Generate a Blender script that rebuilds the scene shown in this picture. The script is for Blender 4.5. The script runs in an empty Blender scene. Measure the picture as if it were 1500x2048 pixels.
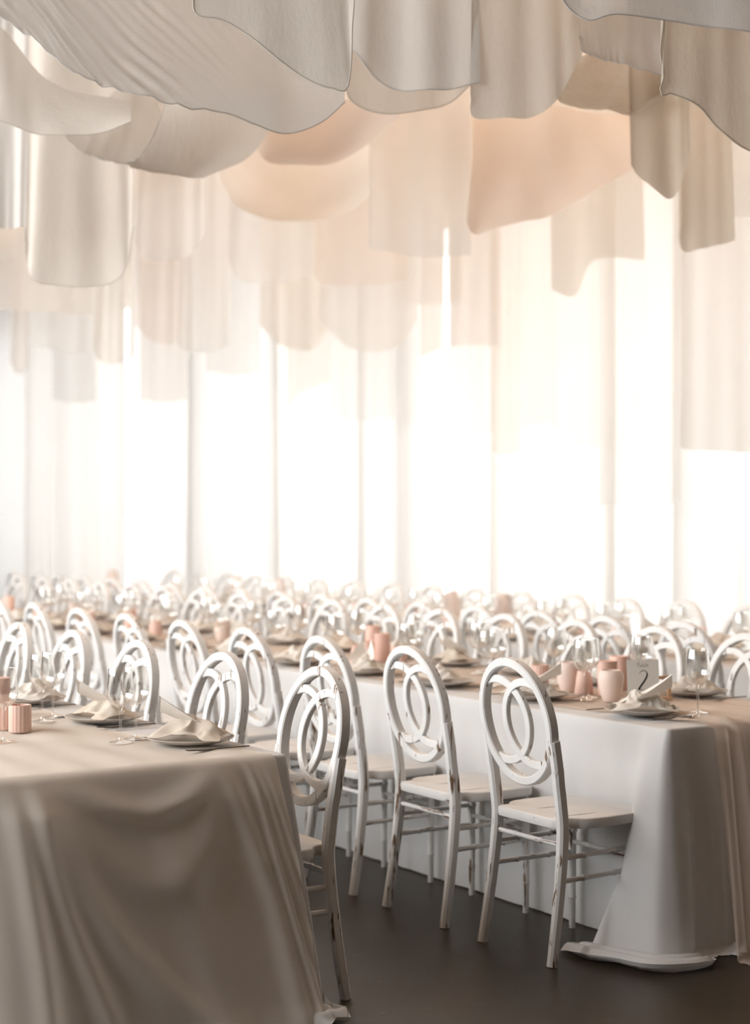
import bpy, math, random
import numpy as np
from mathutils import Vector, Matrix
PI = math.pi
random.seed(7)
S = bpy.context.scene
COL = S.collection

# ------------------------------------------------------------------ camera
CAM_H, FPX, CX, CY = 1.42, 3250.0, 750.0, 1035.0
cam_d = bpy.data.cameras.new('camera'); cam = bpy.data.objects.new('camera', cam_d)
COL.objects.link(cam); S.camera = cam
cam.location = (0, 0, CAM_H); cam.rotation_euler = (PI / 2, 0, 0)
cam_d.sensor_fit = 'AUTO'; cam_d.sensor_width = 36.0
cam_d.lens = FPX / 2048 * 36.0
cam_d.shift_y = (CY - 1024) / 2048
cam_d.clip_start = 0.05; cam_d.clip_end = 200
cam_d.dof.use_dof = True; cam_d.dof.focus_distance = 4.95; cam_d.dof.aperture_fstop = 1.9

# ------------------------------------------------------------------ view / render quality
S.view_settings.view_transform = 'Standard'; S.view_settings.look = 'None'
S.view_settings.gamma = 1; S.view_settings.exposure = 0.0; S.view_settings.use_curve_mapping = False
cy = S.cycles
cy.use_denoising = True
cy.max_bounces = 10; cy.diffuse_bounces = 5; cy.glossy_bounces = 4; cy.transmission_bounces = 8
cy.transparent_max_bounces = 24
cy.caustics_reflective = False; cy.caustics_refractive = False
cy.sample_clamp_indirect = 6.0

# ------------------------------------------------------------------ daylight
W = bpy.data.worlds.new('overcast_sky'); S.world = W; W.use_nodes = True
bg = W.node_tree.nodes['Background']
bg.inputs[0].default_value = (0.98, 0.99, 1.0, 1); bg.inputs[1].default_value = 11.8

# room frame: s runs along the tables (away, to the left), p across them (to the right, away)
TH = math.radians(33.5)
U = np.array([-math.sin(TH), math.cos(TH)]); V = np.array([math.cos(TH), math.sin(TH)])
ROT_V = -(PI / 2 - TH)            # local +y along +p
def W3(s, p, z): return (s * U[0] + p * V[0], s * U[1] + p * V[1], z)
def pix(x, y, d): return ((x - CX) / FPX * d, d, CAM_H - (y - CY) / FPX * d)
P_FAR, P_NEAR, S_BACK, S_END, Z_CEIL = 8.25, -2.8, -4.5, 27.0, 5.2
P_CURT = 7.6

def portal(name, s0, s1, z0, z1, p, inward):
    l = bpy.data.lights.new(name, 'AREA'); l.shape = 'RECTANGLE'; l.size = s1 - s0; l.size_y = z1 - z0
    l.energy = 1.0; l.cycles.is_portal = True
    o = bpy.data.objects.new(name, l); COL.objects.link(o)
    o.location = W3((s0 + s1) / 2, p, (z0 + z1) / 2)
    n = Vector((V[0] * inward, V[1] * inward, 0))
    zax = -n; yax = Vector((0, 0, 1)); xax = yax.cross(zax)
    o.rotation_euler = Matrix((xax, yax, zax)).transposed().to_euler()
    o['kind'] = 'structure'
FAR_WIN = (2.6, 26.0, 0.12, 4.0); NEAR_WIN = (3.2, 14.4, 1.9, 4.9)
portal('daylight_far_windows', *FAR_WIN, P_FAR + 0.05, -1)
portal('daylight_near_windows', *NEAR_WIN, P_NEAR - 0.05, 1)

# warm bulbs above the ceiling cloth
for i, (x, y, z, e) in enumerate([(0.6, 9.2, 4.9, 80), (2.0, 8.0, 4.9, 60), (-1.4, 11.0, 4.9, 70)]):
    l = bpy.data.lights.new('warm_bulb_light', 'POINT'); l.energy = e; l.color = (1.0, 0.72, 0.48); l.shadow_soft_size = 0.25
    o = bpy.data.objects.new('warm_bulb_light', l); COL.objects.link(o); o.location = (x, y, z); o['kind'] = 'structure'

VEIL_DENSITY = .08
cy.volume_bounces = 1; cy.use_adaptive_sampling = True; cy.adaptive_threshold = .04
# ------------------------------------------------------------------ materials
def mat(name):
    m = bpy.data.materials.new(name); m.use_nodes = True
    nt = m.node_tree; nt.nodes.clear()
    out = nt.nodes.new('ShaderNodeOutputMaterial')
    return m, nt, out
def N(nt, t, **kw):
    n = nt.nodes.new(t)
    for k, v in kw.items():
        if hasattr(n, k): setattr(n, k, v)
        else: n.inputs[k.replace('_', ' ')].default_value = v
    return n
def coords(nt, scale, kind='Object'):
    tc = N(nt, 'ShaderNodeTexCoord'); mp = N(nt, 'ShaderNodeMapping'); mp.inputs['Scale'].default_value = scale
    nt.links.new(tc.outputs[kind], mp.inputs['Vector']); return mp.outputs['Vector']
def noise(nt, vec, scale, detail=3, rough=.55):
    n = N(nt, 'ShaderNodeTexNoise'); n.inputs['Scale'].default_value = scale; n.inputs['Detail'].default_value = detail
    n.inputs['Roughness'].default_value = rough; nt.links.new(vec, n.inputs['Vector']); return n.outputs['Fac']
def ramp(nt, fac, a, b, ca=(0, 0, 0, 1), cb=(1, 1, 1, 1)):
    r = N(nt, 'ShaderNodeValToRGB'); e = r.color_ramp.elements
    e[0].position = a; e[0].color = ca; e[1].position = b; e[1].color = cb
    nt.links.new(fac, r.inputs['Fac']); return r.outputs['Color']
def mixc(nt, fac, a, b):
    n = N(nt, 'ShaderNodeMix'); n.data_type = 'RGBA'
    for s, v in ((0, fac), (6, a), (7, b)):
        if hasattr(v, 'links') or hasattr(v, 'is_linked'): nt.links.new(v, n.inputs[s])
        else: n.inputs[s].default_value = v
    return n.outputs[2]
def bump(nt, h, strength, dist=.002):
    b = N(nt, 'ShaderNodeBump'); b.inputs['Strength'].default_value = strength; b.inputs['Distance'].default_value = dist
    nt.links.new(h, b.inputs['Height']); return b.outputs['Normal']

def simple(name, col, rough=.6, spec=.3, var=.04, scale=8, bmp=0):
    m, nt, out = mat(name)
    b = N(nt, 'ShaderNodeBsdfPrincipled'); b.inputs['Roughness'].default_value = rough; b.inputs['Specular IOR Level'].default_value = spec
    v = coords(nt, (1, 1, 1)); f = noise(nt, v, scale)
    lo = tuple(max(0, c * (1 - var * 2)) for c in col) + (1,); hi = tuple(min(1, c * (1 + var)) for c in col) + (1,)
    nt.links.new(mixc(nt, f, lo, hi), b.inputs['Base Color'])
    if bmp: nt.links.new(bump(nt, noise(nt, v, scale * 12), bmp), b.inputs['Normal'])
    nt.links.new(b.outputs[0], out.inputs[0]); return m

def cloth(name, col, transl=.5, clear=.0, weave=220, var=.03, crease=0.0):
    """woven cloth: diffuse + translucent, a little open between threads"""
    m, nt, out = mat(name)
    v = coords(nt, (1, 1, 1)); f = noise(nt, v, 3.0, 4)
    lo = tuple(c * (1 - var * 2) for c in col) + (1,); hi = tuple(min(1, c * (1 + var)) for c in col) + (1,)
    c = mixc(nt, f, lo, hi)
    d = N(nt, 'ShaderNodeBsdfDiffuse'); t = N(nt, 'ShaderNodeBsdfTranslucent')
    nt.links.new(c, d.inputs[0]); nt.links.new(c, t.inputs[0])
    h = noise(nt, v, weave, 2)
    nrm = bump(nt, h, .12, .001)
    if crease:
        n2 = N(nt, 'ShaderNodeBump'); n2.inputs['Strength'].default_value = crease; n2.inputs['Distance'].default_value = .02
        nt.links.new(noise(nt, coords(nt, (1, 1, .45)), 14, 4, .6), n2.inputs['Height']); nt.links.new(nrm, n2.inputs['Normal']); nrm = n2.outputs[0]
    nt.links.new(nrm, d.inputs['Normal']); nt.links.new(nrm, t.inputs['Normal'])
    mx = N(nt, 'ShaderNodeMixShader'); mx.inputs[0].default_value = transl
    nt.links.new(d.outputs[0], mx.inputs[1]); nt.links.new(t.outputs[0], mx.inputs[2])
    res = mx.outputs[0]
    if clear > 0:
        tr = N(nt, 'ShaderNodeBsdfTransparent'); m2 = N(nt, 'ShaderNodeMixShader'); m2.inputs[0].default_value = clear
        nt.links.new(res, m2.inputs[1]); nt.links.new(tr.outputs[0], m2.inputs[2]); res = m2.outputs[0]
    nt.links.new(res, out.inputs[0]); return m

def distressed(name, axis, lo=.60, seat=False):
    """white paint rubbed through to brown wood in streaks running along one axis"""
    m, nt, out = mat(name)
    b = N(nt, 'ShaderNodeBsdfPrincipled'); b.inputs['Roughness'].default_value = .45; b.inputs['Specular IOR Level'].default_value = .35
    sc = [55, 55, 55]; sc[axis] = 5
    tc = N(nt, 'ShaderNodeTexCoord'); oi = N(nt, 'ShaderNodeObjectInfo')
    ad = N(nt, 'ShaderNodeVectorMath', operation='MULTIPLY_ADD'); ad.inputs[1].default_value = (1, 1, 1)
    cmb = N(nt, 'ShaderNodeCombineXYZ')
    mul = N(nt, 'ShaderNodeMath', operation='MULTIPLY'); mul.inputs[1].default_value = 7.3
    nt.links.new(oi.outputs['Random'], mul.inputs[0])
    for k in range(3): nt.links.new(mul.outputs[0], cmb.inputs[k])
    nt.links.new(tc.outputs['Object'], ad.inputs[0]); nt.links.new(cmb.outputs[0], ad.inputs[2])
    mp = N(nt, 'ShaderNodeMapping'); mp.inputs['Scale'].default_value = sc; nt.links.new(ad.outputs[0], mp.inputs['Vector'])
    f = noise(nt, mp.outputs[0], 1.0, 5, .62)
    big = noise(nt, ad.outputs[0], 9.0, 2)
    mm = N(nt, 'ShaderNodeMath', operation='MULTIPLY_ADD'); mm.inputs[1].default_value = .35; nt.links.new(big, mm.inputs[0]); nt.links.new(f, mm.inputs[2])
    mask = ramp(nt, mm.outputs[0], lo + .175, lo + .205)
    if seat:
        sep = N(nt, 'ShaderNodeSeparateXYZ'); nt.links.new(tc.outputs['Object'], sep.inputs[0])
        tot = None
        for (x0, y0, hx, hy) in ((-.05, .12, .006, .055), (.115, .12, .008, .075)):
            sq = []
            for o_, c_, h_ in ((0, x0, hx), (1, y0, hy)):
                a = N(nt, 'ShaderNodeMath', operation='SUBTRACT'); a.inputs[1].default_value = c_; nt.links.new(sep.outputs[o_], a.inputs[0])
                d = N(nt, 'ShaderNodeMath', operation='DIVIDE'); d.inputs[1].default_value = h_; nt.links.new(a.outputs[0], d.inputs[0])
                q = N(nt, 'ShaderNodeMath', operation='POWER'); q.inputs[1].default_value = 2; nt.links.new(d.outputs[0], q.inputs[0]); sq.append(q)
            sm = N(nt, 'ShaderNodeMath', operation='ADD'); nt.links.new(sq[0].outputs[0], sm.inputs[0]); nt.links.new(sq[1].outputs[0], sm.inputs[1])
            if tot is None: tot = sm.outputs[0]
            else:
                mn = N(nt, 'ShaderNodeMath', operation='MINIMUM'); nt.links.new(tot, mn.inputs[0]); nt.links.new(sm.outputs[0], mn.inputs[1]); tot = mn.outputs[0]
        seat_streak = ramp(nt, tot, .55, 1.0, (.8, .8, .8, 1), (0, 0, 0, 1))  # two long brown streaks at a set spot on each seat
        mx = N(nt, 'ShaderNodeMath', operation='MAXIMUM'); nt.links.new(mask, mx.inputs[0]); nt.links.new(seat_streak, mx.inputs[1]); mask = mx.outputs[0]
    wood = mixc(nt, big, (.10, .055, .03, 1), (.25, .15, .085, 1))
    white = mixc(nt, noise(nt, ad.outputs[0], 14, 3), (.71, .70, .68, 1), (.83, .825, .81, 1))
    nt.links.new(mixc(nt, mask, white, wood), b.inputs['Base Color'])
    nt.links.new(bump(nt, mask, -.25, .002), b.inputs['Normal'])
    nt.links.new(b.outputs[0], out.inputs[0]); return m

def glass_mat():
    m, nt, out = mat('clear_glass')
    tr = N(nt, 'ShaderNodeBsdfTransparent'); tr.inputs[0].default_value = (.995, .995, .99, 1)
    gl = N(nt, 'ShaderNodeBsdfGlossy'); gl.inputs['Roughness'].default_value = .10; gl.inputs[0].default_value = (1, 1, 1, 1)
    lw = N(nt, 'ShaderNodeLayerWeight'); lw.inputs['Blend'].default_value = .38
    r = ramp(nt, lw.outputs['Facing'], .25, .92, (.10, .10, .10, 1), (1, 1, 1, 1))
    mx = N(nt, 'ShaderNodeMixShader'); nt.links.new(r, mx.inputs[0])
    nt.links.new(tr.outputs[0], mx.inputs[1]); nt.links.new(gl.outputs[0], mx.inputs[2]); nt.links.new(mx.outputs[0], out.inputs[0]); return m

M = {}
M['leg'] = distressed('distressed_paint_upright', 2, .60)
M['frame'] = distressed('distressed_paint_frame', 2, .625)
M['rail'] = distressed('distressed_paint_rail_y', 1, .62)
M['rail_x'] = distressed('distressed_paint_rail_x', 0, .62)
M['seat'] = distressed('distressed_paint_seat', 1, .70, seat=True)
M['linen'] = cloth('white_linen', (.765, .765, .76), .12, 0, 260, .03, .12)
M['gauze'] = cloth('beige_gauze', (.88, .81, .725), .35, .22, 300)
M['gauze_pink'] = cloth('blush_gauze', (.86, .74, .64), .4, .30, 300)
M['napkin'] = cloth('ivory_napkin', (.78, .74, .68), .15, 0, 300)
M['napkin_beige'] = cloth('beige_napkin', (.72, .645, .55), .15, 0, 300)
M['paper'] = cloth('menu_paper', (.84, .81, .76), .12, 0, 500)
M['white_paper'] = cloth('white_tissue', (.90, .90, .90), .3, 0, 500)
M['ink'] = simple('black_ink', (.012, .011, .01), .5)
M['ink_grey'] = simple('grey_ink', (.42, .37, .31), .6)
M['plate'] = simple('stoneware', (.50, .46, .42), .4, .4)
M['steel'] = simple('dark_cutlery', (.07, .06, .05), .35, .6)
M['pink'] = simple('blush_ceramic', (.72, .50, .42), .55, .3, .05, 5, .1)
M['pink_pale'] = simple('pale_blush_ceramic', (.76, .62, .55), .55, .3, .05, 5, .1)
M['wax'] = simple('pink_wax', (.78, .52, .43), .5)
M['wood'] = simple('light_wood', (.56, .36, .22), .6, .2, .1, 20)
M['glass'] = glass_mat()
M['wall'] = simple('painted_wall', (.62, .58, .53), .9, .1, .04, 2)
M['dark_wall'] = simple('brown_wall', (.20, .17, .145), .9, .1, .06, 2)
M['ceil'] = simple('timber_ceiling', (.50, .36, .26), .8, .1, .15, 3)
M['post'] = simple('timber_post', (.42, .34, .27), .8, .1, .1, 6)
M['rod'] = simple('metal_rod', (.5, .47, .42), .4, .5)
DR = [cloth('ivory_muslin', (.70, .665, .615), .38, .06, 180, .03, .25), cloth('white_muslin', (.74, .725, .70), .38, .07, 180, .03, .25),
      cloth('blush_muslin', (.72, .635, .57), .38, .07, 180, .03, .2), cloth('sand_muslin', (.64, .575, .49), .36, .04, 180, .03, .3)]  # blush tint puts the warm tone from behind into the ivory cloth
M['curtain'] = cloth('sheer_curtain', (.63, .615, .59), .17, .012, 250, .01)
M['curtain_warm'] = cloth('sheer_curtain_warm', (.625, .60, .56), .168, .012, 250, .01)

def floor_mat():
    m, nt, out = mat('polished_concrete')
    b = N(nt, 'ShaderNodeBsdfPrincipled')
    v = coords(nt, (1, 1, 1)); f = noise(nt, v, 1.6, 6, .65); g = noise(nt, v, 28, 4)
    c = mixc(nt, f, (.026, .019, .012, 1), (.056, .043, .029, 1))
    c = mixc(nt, ramp(nt, g, .62, .75), c, (.085, .07, .052, 1))
    nt.links.new(c, b.inputs['Base Color'])
    r = N(nt, 'ShaderNodeMapRange'); r.inputs['To Min'].default_value = .28; r.inputs['To Max'].default_value = .5
    nt.links.new(f, r.inputs['Value']); nt.links.new(r.outputs[0], b.inputs['Roughness'])
    b.inputs['Specular IOR Level'].default_value = .4
    nt.links.new(bump(nt, g, .06, .004), b.inputs['Normal'])
    nt.links.new(b.outputs[0], out.inputs[0]); return m
M['floor'] = floor_mat()

# ------------------------------------------------------------------ mesh helpers
class MB:
    def __init__(s): s.v = []; s.f = []
    def add(s, vs, fs):
        b = len(s.v); s.v.extend([tuple(map(float, v)) for v in vs]); s.f.extend([tuple(b + i for i in f) for f in fs]); return s
    def grid(s, G, closed_u=False, closed_v=False):
        nv, nu = G.shape[:2]; fs = []
        for j in range(nv if closed_v else nv - 1):
            for i in range(nu if closed_u else nu - 1):
                a = j * nu + i; b = j * nu + (i + 1) % nu; c = ((j + 1) % nv) * nu + (i + 1) % nu; d = ((j + 1) % nv) * nu + i
                fs.append((a, b, c, d))
        return s.add(G.reshape(-1, 3), fs)
    def box(s, x0, x1, y0, y1, z0, z1):
        vs = [(x, y, z) for z in (z0, z1) for y in (y0, y1) for x in (x0, x1)]
        return s.add(vs, [(0, 2, 3, 1), (4, 5, 7, 6), (0, 1, 5, 4), (2, 6, 7, 3), (0, 4, 6, 2), (1, 3, 7, 5)])
    def prism(s, corners, z0, z1):
        n = len(corners); vs = [(x, y, z0) for x, y in corners] + [(x, y, z1) for x, y in corners]
        return s.add(vs, [tuple(range(n - 1, -1, -1)), tuple(range(n, 2 * n))] + [(i, (i + 1) % n, n + (i + 1) % n, n + i) for i in range(n)])
    def room_box(s, s0, s1, p0, p1, z0, z1):
        return s.prism([W3(a, b, 0)[:2] for a, b in ((s0, p0), (s0, p1), (s1, p1), (s1, p0))], z0, z1)
    def lathe(s, prof, n=24, center=(0, 0, 0), axis='z'):
        a = np.linspace(0, 2 * PI, n, endpoint=False); G = np.zeros((len(prof), n, 3))
        for j, (r, h) in enumerate(prof):
            G[j, :, 0] = r * np.cos(a); G[j, :, 1] = r * np.sin(a); G[j, :, 2] = h
        if axis == 'x': G = G[..., [2, 0, 1]]
        if axis == 'y': G = G[..., [1, 2, 0]]
        return s.grid(G + np.array(center), closed_u=True)
    def sweep(s, path, nrm, sec, closed=False, cap=True):
        """path (n,3); nrm (n,3) first section axis; sec list of (a,b)"""
        P = np.array(path, float); n = len(P)
        T = np.gradient(P, axis=0) if not closed else (np.roll(P, -1, 0) - np.roll(P, 1, 0))
        T /= np.linalg.norm(T, axis=1)[:, None]
        A = np.array(nrm, float); A = A - (A * T).sum(1)[:, None] * T; A /= np.linalg.norm(A, axis=1)[:, None]
        B = np.cross(T, A); q = np.array(sec, float)
        if q.ndim == 2: q = np.repeat(q[None], n, 0)
        G = P[:, None, :] + q[:, :, 0:1] * A[:, None, :] + q[:, :, 1:2] * B[:, None, :]
        b0 = len(s.v); s.grid(G, closed_u=True, closed_v=closed); k = q.shape[1]
        if not closed and cap:
            s.f.append(tuple(b0 + i for i in range(k - 1, -1, -1))); s.f.append(tuple(b0 + (n - 1) * k + i for i in range(k)))
        return s
    def build(s, name, m, parent=None, sharp=40):
        me = bpy.data.meshes.new(name); me.from_pydata(s.v, [], s.f); me.update()
        me.polygons.foreach_set('use_smooth', [True] * len(me.polygons))
        if sharp: me.set_sharp_from_angle(angle=math.radians(sharp))
        me.materials.append(m)
        o = bpy.data.objects.new(name, me); COL.objects.link(o)
        if parent: o.parent = parent
        return o
def rsec(a, b, r=.3):
    """chamfered rectangle section, half sizes a,b"""
    c = min(a, b) * r
    return [(a - c, -b), (a, -b + c), (a, b - c), (a - c, b), (-a + c, b), (-a, b - c), (-a, -b + c), (-a + c, -b)]
def circ(r, n=10): return [(r * math.cos(2 * PI * i / n), r * math.sin(2 * PI * i / n)) for i in range(n)]
def tag(o, label, cat, group=None, kind=None):
    o['label'] = label; o['category'] = cat
    if group: o['group'] = group
    if kind: o['kind'] = kind
    return o
def thing(name, loc=(0, 0, 0), rz=0):
    o = bpy.data.objects.new(name, None); COL.objects.link(o); o.empty_display_size = .1
    o.location = loc; o.rotation_euler = (0, 0, rz); return o
def struct(name, mb, m):
    o = mb.build(name, m); o['kind'] = 'structure'; return o
KIDS = {}
def kids(o):
    return [c for c in bpy.data.objects if c.parent is o]
def dup(root, loc, rz, label, group=None):
    if root.name not in KIDS:
        KIDS[root.name] = [(c, kids(c)) for c in kids(root)]
    r = root.copy(); COL.objects.link(r); r.location = loc; r.rotation_euler = (0, 0, rz); r['label'] = label
    if group: r['group'] = group
    for c, gs in KIDS[root.name]:
        d = c.copy(); d.parent = r; COL.objects.link(d)
        for g in gs:
            h = g.copy(); h.parent = d; COL.objects.link(h)
    return r
used = {}
def place(root, loc, rz, label, group):
    """first call moves the built thing itself, later calls copy it"""
    if root.name not in used:
        if root.name not in KIDS: KIDS[root.name] = [(c, kids(c)) for c in kids(root)]
        used[root.name] = 1; root.location = loc; root.rotation_euler = (0, 0, rz); root['label'] = label; root['group'] = group; return root
    return dup(root, loc, rz, label, group)
def cr(pts, n):
    """Catmull-Rom resample of a polyline (k,m) to n points"""
    P = np.array(pts, float)
    if len(P) == 2: return P[0] + (P[1] - P[0]) * np.linspace(0, 1, n)[:, None]
    P = np.vstack([2 * P[0] - P[1], P, 2 * P[-1] - P[-2]])
    L = np.concatenate([[0], np.cumsum(np.linalg.norm(np.diff(P[1:-1], axis=0), axis=1))]); t = np.linspace(0, L[-1], n); out = []
    for x in t:
        i = min(max(np.searchsorted(L, x, 'right') - 1, 0), len(L) - 2); u = (x - L[i]) / max(L[i + 1] - L[i], 1e-9)
        a, b, c, d = P[i:i + 4]
        out.append(.5 * (2 * b + (c - a) * u + (2 * a - 5 * b + 4 * c - d) * u * u + (3 * b - a - 3 * c + d) * u ** 3))
    return np.array(out)
def vnoise(rs, u, v, fu, fv, octs=3):
    """smooth pseudo noise from sums of sines"""
    o = np.zeros_like(u); amp = 1.0
    for k in range(octs):
        for _ in range(3):
            a, b, c = rs.uniform(.6, 1.4), rs.uniform(-1, 1), rs.uniform(0, 2 * PI)
            o += amp / 3 * np.sin(2 * PI * (fu * a * u + fv * b * v) + c)
        amp *= .5; fu *= 2; fv *= 2
    return o

# ------------------------------------------------------------------ setting
struct('floor', MB().room_box(S_BACK, S_END, P_NEAR, P_FAR, -.1, 0), M['floor'])
struct('ceiling', MB().room_box(S_BACK - .2, S_END + .2, P_NEAR - .2, P_FAR + .2, Z_CEIL, Z_CEIL + .15), M['ceil'])
def window_wall(name, p0, p1, win, m):
    s0, s1, z0, z1 = win; mb = MB()
    mb.room_box(S_BACK, S_END, p0, p1, z1, Z_CEIL); mb.room_box(S_BACK, S_END, p0, p1, 0, z0)
    mb.room_box(S_BACK, s0, p0, p1, z0, z1); mb.room_box(s1, S_END, p0, p1, z0, z1)
    struct(name, mb, m)
window_wall('wall_far', P_FAR, P_FAR + .2, FAR_WIN, M['wall'])
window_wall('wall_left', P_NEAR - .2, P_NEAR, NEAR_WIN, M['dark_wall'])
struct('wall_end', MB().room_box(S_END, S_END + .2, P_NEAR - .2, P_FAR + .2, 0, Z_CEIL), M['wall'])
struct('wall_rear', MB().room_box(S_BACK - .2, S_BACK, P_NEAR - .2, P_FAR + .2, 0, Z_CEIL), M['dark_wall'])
k = 0
for (win, p, step) in ((FAR_WIN, P_FAR + .1, 2.42), (NEAR_WIN, P_NEAR - .1, 3.4)):
    s0, s1, z0, z1 = win; n = int(round((s1 - s0) / step)); w = (s1 - s0) / n
    for i in range(n):
        k += 1; a, b = s0 + i * w, s0 + (i + 1) * w; mb = MB()
        for (x0, x1, y0, y1) in ((a, a + .05, z0, z1), (b - .05, b, z0, z1), (a, b, z0, z0 + .05), (a, b, z1 - .05, z1)):
            mb.room_box(x0, x1, p - .03, p + .03, y0, y1)
        struct('window_%d' % k, mb, M['post'])
# posts standing between the curtain and the glazing
k = 0
for s in (4.0, 7.5, 11.07, 14.7, 18.3):
    k += 1; mb = MB().room_box(s - (.13 if s == 11.07 else .09), s + (.13 if s == 11.07 else .09), *((7.68, 7.86) if s == 11.07 else (7.88, 8.04)), 0, Z_CEIL); struct('trim_%d' % k, mb, M['post'])

# added scattering volume that imitates lens glare over the far rows
hm, nt, out = mat('lens_veil'); vs_ = N(nt, 'ShaderNodeVolumeScatter'); vs_.inputs['Density'].default_value = VEIL_DENSITY; vs_.inputs['Anisotropy'].default_value = .35
vs_.inputs['Color'].default_value = (1, .985, .96, 1); nt.links.new(vs_.outputs[0], out.inputs['Volume'])
hz = MB().room_box(2.0, S_END - .1, 4.93, P_CURT - .12, .02, Z_CEIL - .05).build('lens_veil', hm); tag(hz, 'added pale veil imitating lens glare in front of the curtains', 'lens_veil', None, 'stuff')
# ------------------------------------------------------------------ curtains along the windows
def curtain(s0, s1, p, z0, z1, m, label, amp=.03, wl=.22, seed=0):
    rs = np.random.RandomState(seed); n = int((s1 - s0) / .022) + 2
    s = np.linspace(s0, s1, n); z = np.linspace(z1, z0, 12); G = np.zeros((12, n, 3))
    ph = np.cumsum(np.full(n, (s1 - s0) / n) / wl * (1 + .5 * np.sin(s * 2.1 + rs.uniform(0, 6)))) * 2 * PI
    for j, zz in enumerate(z):
        f = (z1 - zz) / (z1 - z0)
        off = amp * (.55 + .6 * f) * (np.sin(ph + .4 * math.sin(3 * f + seed)) + .35 * np.sin(2.3 * ph + seed))
        G[j, :, 0] = s * U[0] + (p + off) * V[0]; G[j, :, 1] = s * U[1] + (p + off) * V[1]; G[j, :, 2] = zz
    o = MB().grid(G).build('sheer_curtain', m, sharp=0)
    tag(o, label, 'curtain', 'sheer curtains along the window wall'); return o
CUR = [(2.6, 4.4), (4.35, 6.1), (6.05, 7.85), (7.8, 8.6), (8.47, 9.86), (9.82, 10.5), (10.46, 11.7), (11.66, 13.25), (13.1, 14.9), (14.86, 16.5), (16.46, 19.4), (19.36, 22.6), (22.5, 26.4)]
ORD = ['first', 'second', 'third', 'fourth', 'fifth', 'sixth', 'seventh', 'eighth', 'ninth', 'tenth', 'eleventh', 'twelfth', 'thirteenth', 'fourteenth', 'fifteenth', 'sixteenth', 'seventeenth', 'eighteenth', 'nineteenth', 'twentieth', 'twenty-first', 'twenty-second']
for i, (a, b) in enumerate(CUR):
    curtain(a, b, P_CURT + (.06 if i % 2 else -.02), .02, 4.7, M['curtain_warm' if i % 3 == 1 else 'curtain'],
            'white sheer curtain along the bright windows, %s panel from the right' % ORD[i], seed=i + 3)
rod = MB().room_box(2.4, 26.6, P_CURT - .02, P_CURT + .02, 4.70, 4.74).build('curtain_rod', M['rod'])
tag(rod, 'long thin rod carrying the sheer curtains above the windows', 'rod')

# ------------------------------------------------------------------ ceiling cloth
def sheet(rows, m, label, nu=60, nv=28, fold=.012, fu=1.7, fv=.5, seed=0, wr=0.0, wang=0, hem=None, hem_r=.0026):
    rs = np.random.RandomState(seed)
    R = np.array([cr(r, nu) for r in rows])                      # (k,nu,3)
    G = np.zeros((nv, nu, 3))
    for i in range(nu): G[:, i] = cr(R[:, i], nv)
    du = np.gradient(G, axis=1); dv = np.gradient(G, axis=0); nr = np.cross(du, dv); nr /= np.maximum(np.linalg.norm(nr, axis=2), 1e-9)[..., None]
    v, u = np.meshgrid(np.linspace(0, 1, nv), np.linspace(0, 1, nu), indexing='ij')
    h = fold * vnoise(rs, u, v, fu, fv, 2)
    if wr:
        a = u * math.cos(wang) + v * math.sin(wang); b = -u * math.sin(wang) + v * math.cos(wang)
        q = vnoise(rs, a, b, 7, .35, 3); h += .45 * wr * (1 - np.abs(q)) * np.clip((.78 - u) * 3, 0, 1)
    G += nr * h[..., None]
    o = MB().grid(G).build('hanging_drape', m, sharp=0)
    if hem:                                              # rolled hem along the lower edge
        q = G[0 if hem == 'front' else -1]; MB().sweep(q, [(0, 1, 0)] * len(q), circ(hem_r, 6)).build('hem', m, o)
    tag(o, label, 'drape', 'cloths hung from the ceiling'); return o
def hang(bottom, m, label, d, lean=.35, slack=.0, ztop=None, **kw):
    """a cloth hanging from a batten on the ceiling: bottom hem given as image points at distance d (number or per-point list)"""
    ds = d if isinstance(d, (list, tuple)) else [d] * len(bottom)
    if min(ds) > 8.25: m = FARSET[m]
    b = [pix(x, y, dd) for (x, y), dd in zip(bottom, ds)]
    zt = Z_CEIL - .02 if ztop is None else ztop
    xs = np.linspace(b[0][0], b[-1][0], len(b)); ys = np.linspace(b[0][1], b[-1][1], len(b))
    top = [(x, y + lean, zt) for x, y in zip(xs, ys)]
    mid = [(.5 * (t[0] + q[0]), .5 * (t[1] + q[1]) + slack, .5 * (t[2] + q[2])) for t, q in zip(top, b)]
    return sheet([top, mid, b], m, label, **kw)
def swag(front, back, df, db, m, label, sag=.25, **kw):
    """a cloth slung between two battens: near edge and far edge as image points, belly sagging between"""
    f = [pix(x, y, d) for (x, y), d in zip(front, df)]; b = [pix(x, y, d) for (x, y), d in zip(back, db)]
    n = max(len(f), len(b)); F = cr(f, 12); B = cr(b, 12)
    mid = .5 * (F + B) - np.array([0, 0, sag]) * np.sin(np.linspace(0, PI, 12))[:, None]
    return sheet([F, mid, B], m, label, **kw)
I_, W_, B_, T_ = DR
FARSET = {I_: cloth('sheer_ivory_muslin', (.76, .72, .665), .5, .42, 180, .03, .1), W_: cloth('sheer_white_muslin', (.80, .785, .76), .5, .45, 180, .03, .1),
          B_: cloth('sheer_blush_muslin', (.78, .70, .635), .5, .42, 180, .03, .1), T_: cloth('sheer_sand_muslin', (.72, .655, .57), .48, .34, 180, .03, .1)}  # sheer blush carries the same painted-in warm tone
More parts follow.
